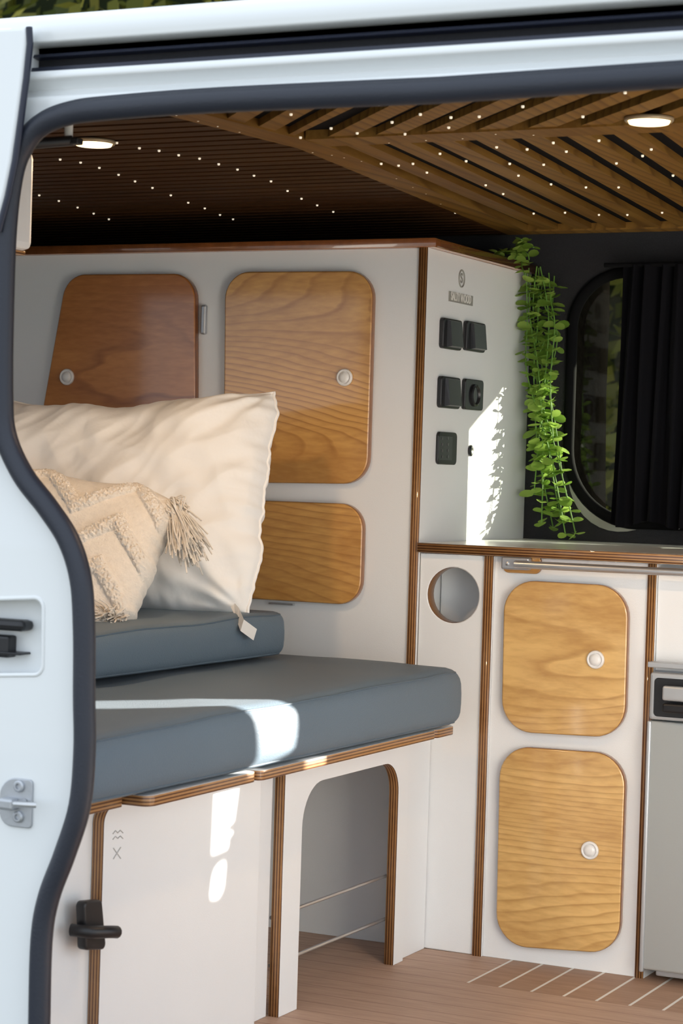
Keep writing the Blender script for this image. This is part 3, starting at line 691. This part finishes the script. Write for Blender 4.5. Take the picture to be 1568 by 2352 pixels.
M2=pose(-0.528,-0.610,0.789,math.radians(-36),math.radians(10),math.radians(-9))
pl2,edge2=pillow("throw_pillow",0.48,0.295,0.12,BOHO,M2,"cream woven throw pillow with tufted pattern and corner tassels","pillow",0.004,ridges=ridge,nu=300,nv=200,seed=11,pinch=0.03,soft=0.5)
def tassel(corner,dirw,n=46,Ln=0.085,seed=0,sag=0.25,spread=0.026,th=0.0014):
    rnd=random.Random(seed); W_=M2@Vector(corner); polys=[]
    d=Vector(dirw).normalized()
    for k in range(n):
        off=Vector((rnd.gauss(0,1),rnd.gauss(0,1),rnd.gauss(0,1)))
        # gathered knot, then a fanned skirt
        a=W_+off*0.004; b1=W_+d*0.014+off*0.009; e=W_+d*0.026+off*0.0055; sp_=d*Ln*rnd.uniform(0.7,1.08)
        g=Vector((0,0,-1))*Ln*sag
        f=W_+sp_*0.65+off*spread*0.7+g*0.35; h=W_+sp_+off*spread+g+Vector((rnd.gauss(0,.005),rnd.gauss(0,.005),rnd.gauss(0,.005)))
        polys.append([tuple(x) for x in catmull([a,b1,e,f,h],4)])
    return tube("tassel",polys,th,BOHO,pl2,res=1)
tassel((0.214,0.125,0.012),(0.60,-0.30,-0.58),seed=1,n=380,Ln=0.092,spread=0.013)
tassel((0.222,-0.128,0.02),(-0.05,-0.8,-0.10),seed=2,n=240,Ln=0.062,sag=0.0,spread=0.015)
tassel((0.17,-0.136,0.03),(-0.05,-0.8,-0.08),seed=3,n=180,Ln=0.056,sag=0.0,spread=0.015)

# ------------------------------------------------------------------ curtain
vs=[];fs=[];nx=260;nz=16
xl,xr=0.192,0.95; CY=FY-0.085
for j in range(nz+1):
    t=j/nz; z=1.392-(1.392-0.845)*t
    for i in range(nx+1):
        u=i/nx; x=xl-0.014*t+(xr-xl)*u
        ph=u*2*math.pi*22
        y=CY+0.014*math.sin(ph+0.5*math.sin(t*3+u*9))+0.004*math.sin(ph*2.3)
        vs.append((x+0.004*math.sin(ph*0.5+t*2),y,z-(0.008*math.sin(u*40) if j==nz else 0)))
for j in range(nz):
    for i in range(nx): a=j*(nx+1)+i; fs.append((a,a+1,a+nx+2,a+nx+1))
cur=put("curtain",mesh_from(vs,fs),CURT,None,smooth=True,label="black pleated fabric curtain drawn across the side window",cat="curtain")
tube("curtain_rail",[[(0.15,CY,1.393),(0.97,CY,1.393)]],0.005,MATTB,cur)

# ------------------------------------------------------------------ hanging plant
plant=empty("hanging_plant",(-0.04,0.48,1.41),"trailing artificial eucalyptus vine hanging from cabinet top to worktop","plant")
rnd=random.Random(4)
stems=[];lv=[];lf=[]
def leaf(p,d,n,r):
    d=d.normalized(); sd_=d.cross(n).normalized(); nn=sd_.cross(d).normalized(); b=len(lv); K=10
    c=p+d*r; lv.append(c-nn*r*0.12)
    for k in range(K):
        a=2*math.pi*k/K; rx=math.cos(a)*r; ry=math.sin(a)*r*0.92
        lv.append(c+d*(-rx)+sd_*ry+nn*(0.18*r*abs(math.sin(a))))
    for k in range(K): lf.append((b,b+1+k,b+1+(k+1)%K))
def strand(start,mid,end,n_sp=0.022,r=0.0140):
    pts=catmull([start,Vector(start).lerp(Vector(mid),0.5)+Vector((rnd.uniform(-.012,.012),rnd.uniform(-.01,.01),0)),mid,Vector(mid).lerp(Vector(end),0.5)+Vector((rnd.uniform(-.012,.012),rnd.uniform(-.01,.01),0)),end],14)
    stems.append([tuple(p) for p in pts]); acc=0;ang=rnd.uniform(0,3)
    for i in range(1,len(pts)):
        acc+=(pts[i]-pts[i-1]).length
        if acc>n_sp:
            acc=0; ang+=1.4+rnd.uniform(-.4,.4); t=(pts[i]-pts[i-1]).normalized()
            for s in (0,math.pi):
                h=Vector((math.cos(ang+s),math.sin(ang+s),rnd.uniform(-0.5,0.35)))
                leaf(pts[i],h,Vector((rnd.uniform(-.7,.7),rnd.uniform(-1.1,.1),1)),r*rnd.uniform(0.7,1.2))
PY=0.492; PXO=-0.026
S0=Vector((-0.005+PXO,PY,1.395))
ends=[(0.105,-.01,0.818),(0.065,.02,0.83),(0.030,-.01,0.90),(0.085,.02,0.84),(0.03,0,0.98),(0.070,-.01,1.02),(0.09,0,0.94),(0.050,-.01,0.84),(0.128,-.01,0.820)]
for i,e in enumerate(ends):
    e=(e[0]+PXO,PY+e[1],e[2])
    st=S0+Vector((rnd.uniform(-.01,.06),rnd.uniform(-.03,.03),rnd.uniform(-.02,.0)))
    mid=Vector((0.026+PXO+rnd.uniform(-.03,.05),PY+rnd.uniform(-.02,.02),(1.40+e[2])/2+0.05))
    strand(st,mid,e)
for i in range(8):
    st=Vector((-0.045,0.46,1.425))
    e=st+Vector((rnd.uniform(-.03,.12),rnd.uniform(-.17,.05),rnd.uniform(-.07,.01)))
    strand(st,st.lerp(e,0.5)+Vector((0,0,0.010)),e,r=0.0105,n_sp=0.022)
tube("stem",stems,0.0014,BARK,plant)
put("leaves",mesh_from(lv,lf),LEAF,plant,smooth=True)

# ------------------------------------------------------------------ outside
gr=box("ground",-30,30,-30,30,-0.60,-0.55,GROUND,kind="structure",r=0.001)
hv=[];hf=[]
rnd=random.Random(9)
for k in range(26000):
    x=rnd.uniform(-9,2.2); z=rnd.uniform(-0.5,5.2); y=6+rnd.uniform(-0.5,0.6)+0.5*noise.noise(Vector((x,z,0)))
    n_=Vector((rnd.gauss(0,1),rnd.gauss(0,1)-0.8,rnd.gauss(0,1))).normalized(); t1=n_.orthogonal().normalized(); t2=n_.cross(t1); r=rnd.uniform(0.04,0.085)
    b=len(hv); p=Vector((x,y,z))
    hv+= [p+t1*r,p+t2*r*0.6,p-t1*r,p-t2*r*0.6]; hf.append((b,b+1,b+2,b+3))
hd=empty("hedge",(-3,6,-0.55),"tall leafy green hedge behind the van in sunlight","hedge")
hd["kind"]="stuff"
put("foliage",mesh_from(hv,hf),HLEAF,hd)
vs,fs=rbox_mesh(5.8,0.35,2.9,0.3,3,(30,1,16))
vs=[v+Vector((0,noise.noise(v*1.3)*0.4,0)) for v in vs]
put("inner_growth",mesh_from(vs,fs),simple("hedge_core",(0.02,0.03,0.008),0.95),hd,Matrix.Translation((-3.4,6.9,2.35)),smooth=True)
vs,fs=rbox_mesh(0.40,0.40,0.40,0.395,8,(1,1,1))
vs=[v*(1+0.03*noise.noise(v*9)) for v in vs]
TB=simple("blocker_black",(0.0035,0.003,0.0025),1.0,bump=0.5,bscale=25,bdist=0.01,spec=0.0)
tr=put("sun_blocker",mesh_from(vs,fs),simple("sun_blocker_green",(0.05,0.09,0.02),0.9),None,Matrix.Translation((0.94,1.09,1.705)),smooth=True,label="unseen round sun blocker added beside the van",cat="sun_blocker")  # added out of view to cut the edge of the sun patch
tube("blocker_stem",[[(0.94,1.09,-0.55),(0.95,1.10,0.4),(0.94,1.09,1.4)]],0.03,TB,tr)  # stem of the added sun blocker
vs=[];fs=[];K=28;H=20
for j in range(H+1):
    z=-0.55+3.4*j/H
    for k in range(K):
        a=2*math.pi*k/K; rr=0.178*(1+0.5*math.exp(-j*0.8))*(1+0.06*math.sin(a*7+j*0.2)+0.05*noise.noise(Vector((math.cos(a)*2,math.sin(a)*2,z*3))))
        vs.append((rr*math.cos(a),rr*math.sin(a),z))
for j in range(H):
    for k in range(K): fs.append((j*K+k,j*K+(k+1)%K,(j+1)*K+(k+1)%K,(j+1)*K+k))
fs.append(tuple(range(H*K,H*K+K)))
put("dark_post",mesh_from(vs,fs),TB,None,Matrix.Translation((-0.275,1.2,0)),smooth=True,label="dark post added to blacken part of the window view",cat="dark_post")  # near-black post, added to keep the left of the window dark
